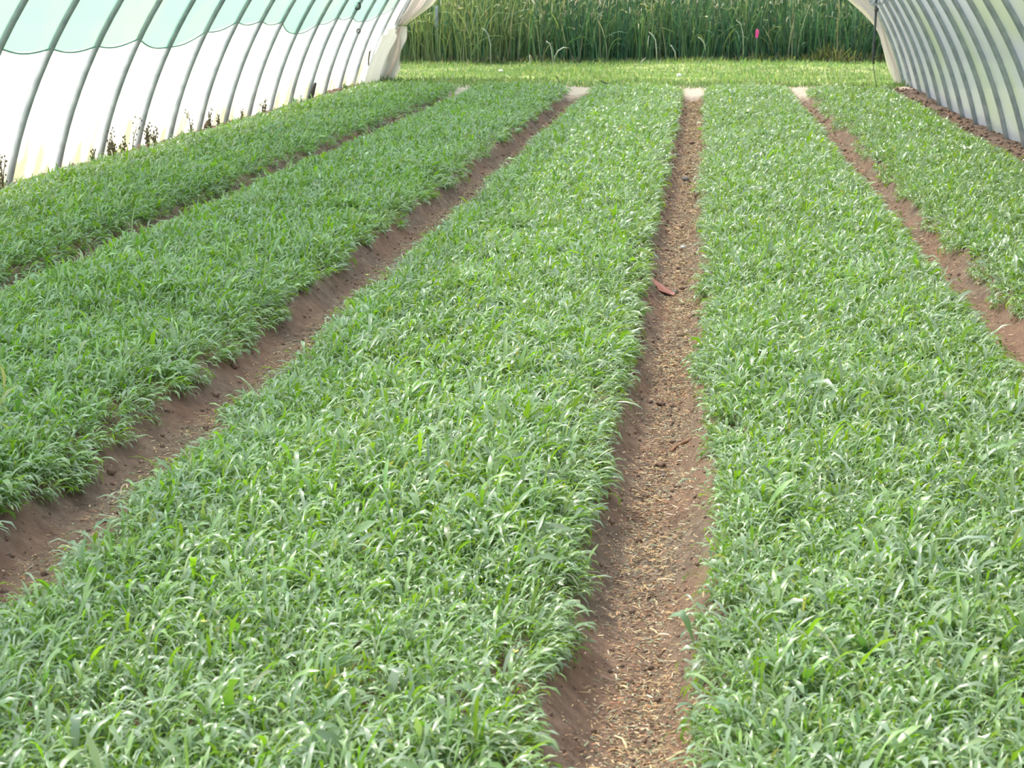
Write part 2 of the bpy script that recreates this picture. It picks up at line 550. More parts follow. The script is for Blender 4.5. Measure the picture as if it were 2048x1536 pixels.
def crop(name, x0, x1, label, y1=29.5, sizemul=1.0):
    """One bed's dense stand of salad leaves: nobody could count them."""
    Vs, Qs, Cs = [], [], []
    base = 0
    bands = [(2.7, 6.0, 820, 18, 6, True, 0.84), (6.0, 10, 700, 14, 5, True, 0.92), (10, 16, 480, 11, 4, True, 1.15), (16, y1 + 0.3, 330, 9, 4, False, 1.35)]
    for (ya, yb, dens, per, S, tri, mul) in bands:
        area = (x1 - x0) * (yb - ya)
        n = int(area * dens)
        px = rng.uniform(x0, x1, n)
        py = rng.uniform(ya, yb, n)
        ragged = 0.05 * vnoise(py * 2.1, x0 * 3 + 0.5, 21) + 0.035 * vnoise(py * 7, x0 * 3 + 9.5, 22)
        ragr = 0.03 * vnoise(py * 2.3, x1 * 3 + 4.5, 23) + 0.035 * vnoise(py * 6, x1 * 3 + 2.5, 24)
        k = fov_keep(px, py) & (px > x0 + 0.05 + ragged) & (px < x1 - 0.05 + ragr) & (py < y1 + 0.3 * vnoise(px * 2, 5.5, 25))
        # a few thin places
        k &= (vnoise(px * 2.2, py * 1.6, 31) > -0.93) | (rng.random(n) < 0.55)
        px, py = px[k], py[k]
        n = len(px)
        if n == 0:
            continue
        vig = 1 + 0.16 * vnoise(px * 1.7, py * 1.3, 41) + 0.12 * vnoise(px * 5, py * 4, 42)
        ed = np.minimum(px - x0, x1 - px)
        vig *= 0.80 + 0.20 * sstep(0, 0.25, ed)
        side = np.where(px - x0 < x1 - px, -1.0, 1.0) * (1 - sstep(0.0, 0.20, ed))
        patch = vnoise(px * 2.5, py * 2.0, 51)
        P0 = np.stack([px, py, soil_h(px, py) - 0.004], -1)
        P = np.repeat(P0, per, 0)
        m = len(P)
        vigr = np.repeat(vig, per)
        sider = np.repeat(side, per)
        a = rng.uniform(0, 2 * math.pi, m)
        ax = np.cos(a) + 0.5 + sider * 1.5
        ay = np.sin(a) + 0.12
        az = np.arctan2(ay, ax)
        L = rng.gamma(6, 1 / 6, m) * 0.066 * vigr * sizemul
        big = rng.random(m) < 0.022
        L[big] = 0.105 * vigr[big]
        # small leaves sit along short stems, so they start at many heights
        stem = rng.random(m) * 0.078 * vigr * (1 - 0.5 * np.abs(sider)) * (~big)
        P[:, 2] += stem
        P[:, 0] += rng.standard_normal(m) * 0.012 + sider * stem * 0.5
        P[:, 1] += rng.standard_normal(m) * 0.012
        e0 = R_(62) + R_(17) * rng.standard_normal(m) - np.abs(sider) * R_(22)
        bend = R_(98) + R_(32) * rng.standard_normal(m) + np.abs(sider) * R_(32)
        up = (rng.random(m) < 0.06) & ~big
        bend[up] *= 0.35
        roll = R_(24) * rng.standard_normal(m)
        W = rng.gamma(9, 1 / 9, m) * 0.0036 * mul * (L / 0.066) ** 0.6
        W[big] *= 1.8
        col = palette(m, LEAFCOL, LEAFW)
        pr = np.repeat(patch, per)
        col *= (1 + 0.10 * pr[:, None]) * np.array([1, 1, 1])
        if S == 6:
            prof = np.array([0.16, 0.28, 0.85, 0.95, 1.0, 0.10])[None, :] * np.ones((m, 1))
            lob = rng.random(m) < 0.45
            prof[lob] = np.array([0.15, 0.3, 1.15, 0.5, 1.25, 0.12])
            prof *= 1 + 0.15 * rng.standard_normal(prof.shape)
        elif S == 5:
            prof = np.array([0.18, 0.6, 1.0, 1.0, 0.10])[None, :] * (1 + 0.18 * rng.standard_normal((m, 5)))
        else:
            prof = np.array([0.2, 0.9, 1.05, 0.12])[None, :] * (1 + 0.12 * rng.standard_normal((m, 4)))
        V, Qq, Cc = leaves(P, az, L, W, e0, bend, roll, col, prof, 0.22, tri, 1.9)
        Vs.append(V)
        Qs.append(Qq + base)
        Cs.append(Cc)
        base += len(V)
    o = mesh_np(name, np.concatenate(Vs), np.concatenate(Qs), M_LEAF, np.concatenate(Cs))
    tag(o, label, 'salad crop', 'salad crops on the raised beds', 'stuff')
    return o


crop('salad_crop', -5.6, -3.93, 'green salad crop on the bed along the bright white left wall')
crop('salad_crop', -3.70, -2.12, 'green salad crop on the bed left of the two large middle beds')
crop('salad_crop', -1.80, -0.29, 'green salad crop filling the wide middle bed left of the straw-strewn central furrow')
crop('salad_crop', -0.01, 1.39, 'green salad crop on the bed just right of the straw-strewn central furrow')
crop('salad_crop', 1.62, 2.98, 'green salad crop on the narrow-looking bed along the grey right wall')


# ------------------------------------------------------------------ straw litter and crumbs in the furrows
def litter(i, label, dens):
    n = int(dens)
    t = rng.random(n)
    Y = 3.0 + 25.2 * t ** 1.35
    patch = 0.5 + 0.5 * vnoise(Y * 1.3, 8.8 + i, 61)
    keep = rng.random(n) < 0.35 + 0.65 * patch
    Y = Y[keep]
    n = len(Y)
    X = fcentre(i, Y) + 0.035 + rng.standard_normal(n) * 0.075
    P = np.stack([X, Y, soil_h(X, Y) + 0.002], -1)
    L = rng.gamma(3, 1 / 3, n) * 0.0105 * (1 + Y / 25)
    lg = rng.random(n) < 0.03
    L[lg] *= 3.2
    W = rng.uniform(0.0007, 0.0021, n) * (1 + Y / 18)
    W[lg] *= 0.6
    col = palette(n, [(0.52, 0.36, 0.19), (0.40, 0.27, 0.14), (0.68, 0.56, 0.38), (0.38, 0.18, 0.09), (0.30, 0.31, 0.20), (0.17, 0.12, 0.085)], [3.5, 3, 1.6, 1.2, 3.2, 3], 0.2)
    V, Q, C = leaves(P, rng.uniform(0, 6.28, n), L, W, R_(18) * rng.random(n), R_(50) * rng.random(n), R_(30) * rng.standard_normal(n), col, [0.6, 1.0, 0.5], 0.3, False)
    return tag(mesh_np('straw_litter', V, Q, M_LITTER, C), label, 'straw litter', 'straw litter in the furrows', 'stuff')


litter(0, 'scattered straw bits in the furrow beside the bed along the left wall', 5000)
litter(1, 'scattered straw bits in the furrow that leaves the picture low on the left', 26000)
litter(2, 'dense tan straw and chaff in the central furrow running to the bottom edge', 100000)
litter(3, 'scattered straw bits in the furrow that leaves the picture on the right', 16000)


def crumbs(i, label, n):
    t = rng.random(n)
    Y = 3.0 + 24 * t ** 1.5
    X = fcentre(i, Y) + rng.uniform(-0.24, 0.24, n)
    r = rng.gamma(2.0, 1 / 2.0, n) * 0.0032 * (1 + Y / 16)
    ico = np.array([[1, 0, 0], [-1, 0, 0], [0, 1, 0], [0, -1, 0], [0, 0, 1], [0, 0, -1]], float)
    V = ico[None] * (r[:, None, None] * (0.6 + 0.8 * rng.random((n, 6, 1)))) + np.stack([X, Y, soil_h(X, Y) + r * 0.3], -1)[:, None]
    f = np.array([[0, 2, 4], [2, 1, 4], [1, 3, 4], [3, 0, 4], [2, 0, 5], [1, 2, 5], [3, 1, 5], [0, 3, 5]])
    Q = (f[None] + 6 * np.arange(n)[:, None, None]).reshape(-1, 3)
    return tag(mesh_np('soil_crumbs', V.reshape(-1, 3), Q, M_CLOD), label, 'soil crumbs', 'soil crumbs in the furrows', 'stuff')


crumbs(0, 'crumbs of brown soil in the furrow beside the bed along the left wall', 400)
crumbs(1, 'crumbs of brown soil in the furrow that leaves the picture low on the left', 2600)
crumbs(2, 'crumbs of brown soil in the central furrow', 3400)
crumbs(3, 'crumbs of brown soil in the furrow that leaves the picture on the right', 1600)


def wall_clods(xa, xb, n, label, y0=13):
    Y = rng.uniform(y0, 31, n)
    X = rng.uniform(xa, xb, n)
    r = rng.gamma(2.0, 1 / 2.0, n) * 0.016
    ico = np.array([[1, 0, 0], [-1, 0, 0], [0, 1, 0], [0, -1, 0], [0, 0, 1], [0, 0, -1]], float)
    V = ico[None] * (r[:, None, None] * (0.6 + 0.8 * rng.random((n, 6, 1)))) + np.stack([X, Y, soil_h(X, Y) + r * 0.2], -1)[:, None]
    f = np.array([[0, 2, 4], [2, 1, 4], [1, 3, 4], [3, 0, 4], [2, 0, 5], [1, 2, 5], [3, 1, 5], [0, 3, 5]])
    Q = (f[None] + 6 * np.arange(n)[:, None, None]).reshape(-1, 3)
    tag(mesh_np('soil_crumbs', V.reshape(-1, 3), Q, M_CLOD, smooth=False), label, 'soil crumbs', 'soil crumbs along the walls', 'stuff')


wall_clods(3.05, 3.5, 700, 'loose brown soil lumps along the foot of the right wall')
wall_clods(-5.95, -5.6, 600, 'loose brown soil lumps along the foot of the left wall')

# ------------------------------------------------------------------ tunnel: hoops, film, net
CXT, RAD, CZ = -1.213, 4.924, -1.09           # centre line, radius and centre height of the arch
PHI0 = math.asin((0.02 - CZ) / RAD)
HY0, HSP = 15.155, 1.215
YLAST = HY0 + 14 * HSP                     # the tunnel ends askew: its last bay is deep on the left, shallow on the right


def arch(Yv, phi, dr=0.0):
    """phi = 0 at the right horizontal, pi at the left."""
    x = (RAD + dr) * math.cos(phi)
    if x > 0:
        x -= 0.10 * float(sstep(0, 4.5, x))
    if Yv > YLAST:
        Yv = YLAST + (Yv - YLAST) * (0.30 + 0.70 * float(sstep(-4.5, 4.5, -x)))
    return Vector((CXT + x, Yv, CZ + (RAD + dr) * math.sin(phi)))


ORD = ['first', 'second', 'third', 'fourth', 'fifth', 'sixth', 'seventh', 'eighth', 'ninth', 'tenth', 'eleventh', 'twelfth', 'thirteenth',
       'fourteenth', 'fifteenth', 'sixteenth', 'seventeenth', 'eighteenth', 'nineteenth', 'twentieth']
NH = 16
for j, k in enumerate(range(NH - 1, -4, -1)):
    Yk = HY0 + HSP * k
    wob = random.uniform(-0.012, 0.012)
    pts = [arch(Yk + wob * math.sin(3 * p), p) for p in np.linspace(PHI0 - 0.02, math.pi - PHI0 + 0.02, 72)]
    V, Q = tube(pts, 0.030, 12)
    o = mesh_py('tunnel_hoop', V, Q, M_STEEL)
    tag(o, 'grey steel pipe hoop, the %s one counted from the open far end' % ORD[j] if j else 'grey steel pipe hoop framing the open far end, first of all hoops', 'tunnel hoop', 'steel hoops of the tunnel')


def film(name, pa, pb, mat, dr, y0, y1, label, cat=None, lower=None, puffed=0.018):
    ys = np.arange(y0, y1 + 0.01, HSP / 8)
    n = 40
    V = []
    for yv in ys:
        ph = (yv - HY0) / HSP
        puff = puffed * (math.sin(math.pi * (ph - math.floor(ph))) ** 2)
        a = pa if lower is None else lower(yv)
        for q in np.linspace(a, pb, n):
            V.append(arch(float(yv), float(q), dr + puff + 0.006 * float(vnoise(yv * 1.5, q * 4, 71))))
    i = np.arange(len(ys) * n).reshape(len(ys), n)
    Q = np.stack([i[:-1, :-1], i[:-1, 1:], i[1:, 1:], i[1:, :-1]], -1).reshape(-1, 4)
    o = mesh_np(name, np.array([tuple(v) for v in V]), Q, mat)
    o['label'] = label
    if cat:
        o['category'] = cat
    else:
        o['kind'] = 'structure'
    return o


FY0, FY1 = HY0 - 15 * HSP, HY0 + 15 * HSP + 0.02
LOWP = PHI0 - 0.05
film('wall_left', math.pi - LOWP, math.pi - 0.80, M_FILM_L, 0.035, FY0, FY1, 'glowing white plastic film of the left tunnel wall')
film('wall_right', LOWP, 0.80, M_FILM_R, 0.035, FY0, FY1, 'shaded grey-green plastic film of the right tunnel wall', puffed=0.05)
film('ceiling', 0.80, math.pi - 0.80, M_FILM_T, 0.035, FY0, FY1, 'plastic film over the top of the tunnel')

# green net whose lower edge hangs in scallops on the left side
NETPX = [(-60, 97), (-30, 97), (0, 97), (95, 98), (190, 93), (275, 78), (335, 95), (404, 64), (466, 44), (519, 42), (560, 44), (590, 68),
         (637, 48), (672, 35), (703, 33), (720, 42), (755, 29), (775, 12)]
netz = []
for j, (x, y) in enumerate(NETPX):
    k = j - 3
    netz.append(spot(x, y, Y=HY0 + HSP * k - 0.1).z)


def net_low(yv):
    t = (yv - HY0) / HSP + 3
    t = min(max(t, 0), len(netz) - 1.001)
    i = int(t)
    f = t - i
    z = netz[i] * (1 - f) + netz[i + 1] * f - 0.045 * math.sin(math.pi * f)
    return math.pi - math.asin(min(0.999, (z - CZ) / RAD))


net = film('shade_net', 0, 1.95, M_NET, 0.012, HY0 - 10 * HSP, HY0 + 14 * HSP, 'pale green shade net hung over the arch with a scalloped lower edge', 'shade net', net_low)
# rolled hem of the net
hp = [arch(float(yv), net_low(float(yv)), 0.0) for yv in np.arange(HY0 - 3 * HSP, HY0 + 14 * HSP, HSP / 8)]
M_HEM = plain_mat('net_hem', (0.16, 0.32, 0.24), (0.22, 0.40, 0.30), 30, 0.8, bump=0)
V, Q = tube(hp, 0.008, 6)
mesh_py('hem', V, Q, M_HEM, parent=net)


# folded film tied back on the left end hoop, and the turned edge on the right
def drape(name, centre, half, folds, amp, label, n=34, mat=M_CURT, thick=0.012):
    """centre: points down the cloth; half: half width at each; a pleated sheet with real thickness."""
    V = []
    m = len(centre)
    for side in (0, 1):
        for i, (c, w) in enumerate(zip(centre, half)):
            for j in range(n):
                u = j / (n - 1) * 2 - 1
                ph = u * math.pi * folds + 0.9 * math.sin(i * 0.35)
                a = amp * min(1, w / 0.12)
                off = Vector((u * w, 0.0, 0.0)) + Vector((0.25 * a * math.cos(ph * 1.7), a * math.sin(ph) + 0.4 * a * math.sin(2.3 * ph + i * 0.2) + side * thick, 0))
                V.append(Vector(c) + off)
    Q = []
    for side in (0, 1):
        b = side * m * n
        for i in range(m - 1):
            for j in range(n - 1):
                q = (b + i * n + j, b + i * n + j + 1, b + (i + 1) * n + j + 1, b + (i + 1) * n + j)
                Q.append(q if side == 0 else q[::-1])
    b = m * n
    for i in range(m - 1):
        for j in (0, n - 1):
            Q.append((i * n + j, (i + 1) * n + j, b + (i + 1) * n + j, b + i * n + j))
    for j in range(n - 1):
        for i in (0, m - 1):
            Q.append((i * n + j, i * n + j + 1, b + i * n + j + 1, b + i * n + j))
    o = mesh_py(name, V, Q, mat)
    if label:
        tag(o, label, 'plastic curtain', 'folds of plastic at the open end')
    return o


def line_px(pts, Yv, m):
    """Interpolate (x, y, half width px) picture measurements into points at distance Yv."""
    pts = np.array(pts, float)
    t = np.linspace(0, len(pts) - 1, m)
    k = np.arange(len(pts))
    xs, ys, ws = (np.interp(t, k, pts[:, c]) for c in range(3))
    ker = np.array([1, 2, 1]) / 4
    for _ in range(2):
        xs[1:-1] = np.convolve(xs, ker, 'valid')
        ws[1:-1] = np.convolve(ws, ker, 'valid')
    C = [spot(x, y, Y=Yv) for x, y in zip(xs, ys)]
    return C, [w * Yv / F for w in ws]


YE = HY0 + 15 * HSP + 0.08
c, h = line_px([(880, -60, 60), (850, -25, 44), (834, 5, 33), (820, 22, 25), (806, 38, 17), (799, 50, 12)], YE, 22)
drape('plastic_curtain', c, h, 2.6, 0.10, 'bunched white plastic swept up from the knot on the left end hoop')
c, h = line_px([(799, 52, 12), (796, 62, 15), (793, 80, 17), (788, 100, 17), (783, 120, 17), (778, 140, 18), (770, 160, 15), (762, 178, 11)], YE + 0.02, 30)
drape('plastic_curtain', c, h, 2.2, 0.09, 'creased white plastic hanging from the knot down to the left end of the beds')
# loose pale sheet inside the wall over the last hoops
Ys = HY0 + 13.75 * HSP
V, Q = [], []
nn, mm = 26, 26
for i in range(mm):
    t = i / (mm - 1)
    for j in range(nn):
        u = j / (nn - 1)
        yv = Ys - 0.1 + u * 1.75
        z = 0.08 + (1.05 - 0.25 * abs(u - 0.45) * 2) * t
        phi = math.pi - math.asin((z - CZ) / RAD)
        p = arch(yv, phi, -0.055 - 0.05 * math.sin(u * 13 + t * 2.5) * (1.1 - t) - 0.03 * math.sin(u * 29 - t * 4) - 0.03 * t)
        V.append(p)
for i in range(mm - 1):
    for j in range(nn - 1):
        Q.append((i * nn + j, i * nn + j + 1, (i + 1) * nn + j + 1, (i + 1) * nn + j))
M_SHEET = film_mat('loose_film', (0.90, 0.88, 0.84), 0.04, 0.36)
o = mesh_py('plastic_sheet', V, Q, M_SHEET)
tag(o, 'loose wrinkled white plastic sheet hanging inside the last two left hoops', 'plastic sheet')
sol = o.modifiers.new('thickness', 'SOLIDIFY')
sol.thickness = 0.004
YE = HY0 + 14.4 * HSP
c, h = line_px([(1668, -40, 24), (1690, -22, 22), (1713, -2, 20), (1738, 22, 17), (1760, 50, 12), (1768, 72, 8), (1775, 100, 9), (1784, 130, 10), (1795, 160, 9), (1805, 190, 7)], YE - 0.3, 40)
drape('plastic_curtain', c, h, 1.1, 0.05, 'turned-back pinkish white plastic edge along the right end hoop')

# hanging rope and its tangled rail on the right
p = [spot(1753, -30, Y=29.6), spot(1752, 18, Y=29.6), spot(1750, 60, Y=29.6), spot(1747, 95, Y=29.6), spot(1747, 128, Y=29.6)]
q = [p[-1], spot(1748, 145, Y=29.6), spot(1751, 160, Y=29.6), spot(1754, 182, Y=29.6)]
rope = bpy.data.objects.new('hanging_rope', None)
COL.objects.link(rope)
rope.location = q[-1]
tag(rope, 'dark rope hanging straight down before the reeds by the right wall', 'rope')


def rel(pts, o):
    return [Vector(a) - o.location for a in pts]


V, Q = tube(rel(p, rope), [0.018, 0.022, 0.016, 0.02, 0.016], 8)
mesh_py('rope_strand', V, Q, M_ROPE, parent=rope)
V, Q = tube(rel(q, rope), 0.006, 6)
mesh_py('loose_end', V, Q, M_ROPE, parent=rope)
V, Q = lump(spot(1753, 19, Y=29.58) - rope.location, (0.035, 0.03, 0.04), 3)
mesh_py('knot', V, Q, M_ROPE, parent=rope)
pts = []
for i in range(60):
    t = i / 59
    b = spot(1738 + 64 * t, 4 + 3 * math.sin(t * 7), Y=29.55)
    pts.append(b + Vector((0, 0.02 * math.sin(t * 40), 0.03 * math.cos(t * 40))))
V, Q = tube(pts, 0.014, 6)
o = mesh_py('coiled_cord', V, Q, M_POST)
tag(o, 'pale tangled cord tied across the last right hoops above the rope', 'cord')
# coupling rings on two left hoops
for (x, y, k, s, lab) in [(715, 12, 11, 0.055, 'dark clamp ring high on the hoop where the net turns ragged on the left'),
                          (708, 62, 12, 0.035, 'small dark clamp on a left hoop just under the net edge')]:
    c0 = arch(HY0 + HSP * k, math.pi - math.asin((spot(x, y, Y=HY0 + HSP * k).z - CZ) / RAD))
    pts = [c0 + Vector((s * math.cos(a) * 0.8, -0.03, s * math.sin(a))) for a in np.linspace(0, 2 * math.pi, 20)]
    V, Q = tube(pts, 0.012, 8)
    tag(mesh_py('pipe_clamp', V, Q, M_DARKTWIG), lab, 'clamp', 'pipe clamps')

# stained stake by a hoop foot and torn scrap on the far left wall
b0 = spot(643, 200, z=0.08)
b0.x = -5.86
V, Q = tube([b0 + Vector((-0.1, 0, -0.05)), b0 + Vector((-0.03, 0, 0.12)), b0 + Vector((0.02, -0.02, 0.26))], [0.05, 0.035, 0.02], 10)
tag(mesh_py('wooden_stake', V, Q, M_DARKTWIG), 'short dark rotten stake leaning on a hoop foot at the left wall', 'stake')
Yq = HY0 + 13 * HSP - 0.1
V, Q = [], []
sp = [(719, 96), (716, 108), (712, 118), (707, 124)]
for i, (x, y) in enumerate(sp):
    a = spot(x, y, Y=Yq)
    a = arch(Yq, math.pi - math.asin((a.z - CZ) / RAD), -0.12 - 0.02 * i)
    for w in (-1, 1):
        V.append(a + Vector((0.0, w * (0.10 - 0.018 * i), 0.012 * w)))
for i in range(len(sp) - 1):
    Q.append((2 * i, 2 * i + 1, 2 * i + 3, 2 * i + 2))
o = mesh_py('torn_scrap', V, Q, M_WEED)
tag(o, 'small torn flap of stained plastic hanging on the far left wall', 'plastic scrap')
sol = o.modifiers.new('thickness', 'SOLIDIFY')
sol.thickness = 0.006


# ------------------------------------------------------------------ weeds and clods at the left wall
def weed(x, y, hpx, lean, bushy, label, green=0.0):
    b = spot(x, y, z=0.09)
    b = Vector((-5.84, b.y * 5.84 / max(0.1, -b.x), 0.08)) if b.x < -5.84 else Vector((b.x, b.y, 0.08))
    hh = 1.2 * hpx * b.y / F
    parts = []
    for s in range(1 + bushy):
        a = random.uniform(-0.5, 0.5) if s else lean
        d = random.uniform(-0.4, 0.4)
        hs = hh * (1 if s == 0 else random.uniform(0.4, 0.85))
        top = b + Vector((a * hs * 0.5, d * hs, hs))
        mid = b.lerp(top, 0.5) + Vector((random.uniform(-1, 1), random.uniform(-1, 1), 0)) * hs * 0.05
        parts.append(tube([b + Vector((0, 0, -0.03)), mid, top], [0.007, 0.005, 0.002], 5))
        for q in range(12):
            t = 0.12 + 0.85 * q / 12
            c = b.lerp(mid, t * 2) if t < 0.5 else mid.lerp(top, t * 2 - 1)
            e = c + Vector((random.uniform(-1, 1), random.uniform(-1, 1), random.uniform(0.3, 1.3))) * hs * 0.13
            parts.append(tube([c, e], [0.003, 0.0015], 4))
            parts.append(lump(e, (0.008, 0.008, 0.012), q, 5, 3))
    V, Q = join(parts)
    o = mesh_py('dried_weed', V, Q, M_STEM if green > 0.5 else M_WEED)
    return tag(o, label, 'weed', 'weeds along the left wall')


weed(4, 368, 70, 0, 2, 'thin dried weed at the left picture edge behind the nearest hoop foot')
weed(187, 318, 26, 0.2, 3, 'small dark weed hugging a hoop foot, second weed from the left edge')
weed(218, 314, 40, 0.1, 3, 'twiggy grey-brown weed left of the tallest spike along the left wall')
weed(230, 308, 52, 0.0, 3, 'pointed brown weed between the twiggy weed and the tall lone spike')
weed(262, 298, 62, 0.35, 0, 'tallest lone dry spike at the foot of the left wall')
weed(246, 302, 34, 0.1, 2, 'low weed just left of the tall lone spike')
weed(297, 290, 44, -0.1, 4, 'bushy dried weed right of the hoop beside the tall spike')
weed(310, 286, 34, 0.3, 3, 'lower dried weed at the right side of the bushy weed')
weed(381, 264, 44, 0.0, 1, 'slender pale weed between the small clod and the big clod')
weed(419, 246, 38, 0.1, 2, 'slender weed standing behind the big dark clod at the wall')
weed(436, 248, 24, 0.2, 3, 'weed in front of the hoop foot right of the big dark clod')
weed(482, 238, 20, 0.1, 3, 'small weed midway along the left wall base')
weed(528, 222, 28, 0.1, 3, 'pair of thin weeds against the wall, far half of the left wall')
weed(588, 208, 14, 0.0, 2, 'tiny green sprig, left one of two by the far left wall', 1)
weed(602, 207, 14, 0.0, 2, 'tiny green sprig, right one of two by the far left wall', 1)
weed(690, 184, 16, 0.0, 5, 'pale shrubby weed between the last left hoops', 1)


def stone(name, x, y, wpx, hpx, mat, label, cat, z=None, group=None, seed=1, rough=0.25):
    z0 = 0.02 if z is None else z
    for _ in range(3):
        p = spot(x, y, z=z0)
        z0 = float(soil_h(p.x, p.y)) + hpx * p.y / F * 0.35
    p = spot(x, y, z=z0)
    r = wpx * p.y / F / 2
    rz = max(hpx * p.y / F / 2, r * 0.5)
    V, Q = lump((p.x, p.y, z0), (r, r * 0.9, rz), seed, 12, 8, rough)
    return tag(mesh_py(name, V, Q, mat), label, cat, group)


stone('soil_clod', 356, 268, 14, 11, M_CLOD, 'small dark rounded clod at the left wall, two hoops nearer than the big one', 'clod', 0.1, 'soil clods', 4)
stone('soil_clod', 413, 251, 21, 18, M_CLOD, 'big dark shaggy clod at a hoop foot of the left wall', 'clod', 0.1, 'soil clods', 5, 0.5)
stone('stone', 1372, 359, 15, 12, M_STONE, 'dark rounded stone, largest one lying in the far part of the central furrow', 'stone', None, 'stones', 6)
stone('stone', 1354, 311, 9, 7, M_STONE, 'small dark stone in the central furrow beyond the largest one', 'stone', None, 'stones', 7)
stone('stone', 1366, 495, 11, 8, M_PALE, 'whitish pebble in the central furrow above the red scrap', 'stone', None, 'stones', 8)
stone('soil_clod', 1355, 536, 13, 8, M_CLOD, 'flat brown clod in the central furrow between white pebble and red scrap', 'clod', None, 'soil clods', 9)
stone('stone', 1350, 584, 17, 8, M_STONE, 'grey flat stone touching the red scrap in the central furrow', 'stone', None, 'stones', 10)
stone('soil_clod', 1321, 806, 17, 12, M_CLOD, 'dark crumbly clod in the central furrow, left one of a pair', 'clod', None, 'soil clods', 11, 0.4)
stone('soil_clod', 1346, 812, 14, 10, M_CLOD, 'dark crumbly clod in the central furrow, right one of a pair', 'clod', None, 'soil clods', 12, 0.4)
stone('soil_clod', 1321, 930, 20, 13, M_CLOD, 'brown clod in the central furrow just beyond the blue-grey pebble', 'clod', None, 'soil clods', 13, 0.4)
stone('stone', 1327, 951, 11, 8, M_STONE, 'small blue-grey pebble near the brown clod halfway down the central furrow', 'stone', None, 'stones', 14)
stone('soil_clod', 1314, 1400, 14, 12, M_CLOD, 'small reddish clod low in the central furrow near the bottom edge', 'clod', None, 'soil clods', 15, 0.4)
stone('soil_clod', 208, 1040, 17, 14, M_CLOD, 'round brown clod lying among straw in the lower left furrow', 'clod', None, 'soil clods', 16)
stone('soil_clod', 238, 1024, 13, 9, M_CLOD, 'small clod half under leaves right of the round brown one', 'clod', None, 'soil clods', 17)
stone('stone', 1604, 1240, 26, 22, M_STONE, 'grey stone in the small bare gap within the right middle bed', 'stone', 0.13, 'stones', 18)


def ground_strip(name, pts, rad, mat, label, cat, z=None, n=6, group=None):
    P = []
    for x, y in pts:
        z0 = 0.02
        for _ in range(3):
            p = spot(x, y, z=z0)
            z0 = float(soil_h(p.x, p.y)) + rad * 0.8
        P.append(spot(x, y, z=z0))
    V, Q = tube(P, rad, n)
    return tag(mesh_py(name, V, Q, mat), label, cat, group)


p = spot(1320, 583, z=0.02)
V, Q = [], []
for j, dz in ((0, 0.0), (1, 0.006)):
    for (dx, dy) in ((-0.085, 0.0), (-0.05, 0.05), (0.03, 0.06), (0.09, 0.03), (0.08, -0.05), (0.0, -0.055), (-0.06, -0.05)):
        V.append(Vector((p.x + dx, p.y + dy, float(soil_h(p.x + dx, p.y + dy)) + 0.004 + dz)))
Q = [(0, 1, 2, 3), (0, 3, 4, 5), (0, 5, 6, 6), (10, 9, 8, 7), (12, 11, 10, 7), (13, 12, 7, 7)] + [(i, (i + 1) % 7, 7 + (i + 1) % 7, 7 + i) for i in range(7)]
tag(mesh_py('red_scrap', V, Q, M_RED, smooth=False), 'flat red scrap lying in the central furrow', 'scrap')
ground_strip('twig', [(1342, 903), (1352, 893), (1366, 886), (1380, 880)], 0.007, M_TWIG, 'reddish brown twig at the right side of the central furrow', 'twig', group='twigs')
ground_strip('straw_stalk', [(1228, 1472), (1245, 1478), (1251, 1490), (1254, 1498)], 0.0035, M_STRAW, 'bent pale straw stalk in the middle of the furrow near the bottom', 'straw stalk', group='straw stalks')
ground_strip('straw_stalk', [(1322, 1527), (1340, 1518), (1356, 1508), (1368, 1503)], 0.004, M_STRAW, 'long pale straw stalk at the right foot of the central furrow', 'straw stalk', group='straw stalks')
ground_strip('straw_stalk', [(1240, 1372), (1250, 1373), (1256, 1378)], 0.0035, M_STRAW, 'short whitish straw stalk above the bent one', 'straw stalk', group='straw stalks')
ground_strip('straw_stalk', [(1300, 1257), (1309, 1261), (1315, 1267)], 0.003, M_STRAW, 'thin pale straw by the jagged leaf at the central furrow', 'straw stalk', group='straw stalks')
rp = spot(247, 958, z=0.04)
rz = float(soil_h(rp.x, rp.y)) + 0.012
V, Q = tube([Vector((rp.x + 0.010 * math.cos(a), rp.y + 0.022 * math.sin(a), rz + 0.01 * math.sin(a))) for a in np.linspace(0, 5.9, 18)], 0.0025, 6)
tag(mesh_py('curled_straw', V, Q, M_STRAW), 'pale straw curled into a ring in the lower left furrow', 'straw curl')
V, Q = tube([spot(1112, 152, z=0.33), spot(1116, 158, z=0.27), spot(1119, 166, z=0.20)], 0.008, 5)
tag(mesh_py('twig', V, Q, M_DARKTWIG), 'thin dark twig at the far end of the bed left of the middle', 'twig', 'twigs')
V, Q = tube([spot(1202, 161, z=0.30), spot(1207, 165, z=0.27), spot(1213, 167, z=0.24)], 0.010, 5)
tag(mesh_py('twig', V, Q, M_DARKTWIG), 'stubby dark twig at the far end of the wide middle bed', 'twig', 'twigs')
p = spot(1358, 151, z=0.12)
V, Q = lump((p.x, p.y, 0.12), (0.05, 0.05, 0.04), 21, 10, 7, 0.4)
tag(mesh_py('white_scrap', V, Q, M_WHITE), 'white scrap lying on the grass beyond the central furrow', 'scrap')
p = spot(1002, 142, z=0.12)
V, Q = lump((p.x, p.y, 0.12), (0.05, 0.05, 0.025), 22, 10, 7, 0.4)
tag(mesh_py('white_scrap', V, Q, M_WHITE), 'small white scrap at the foot of the left reeds', 'scrap')


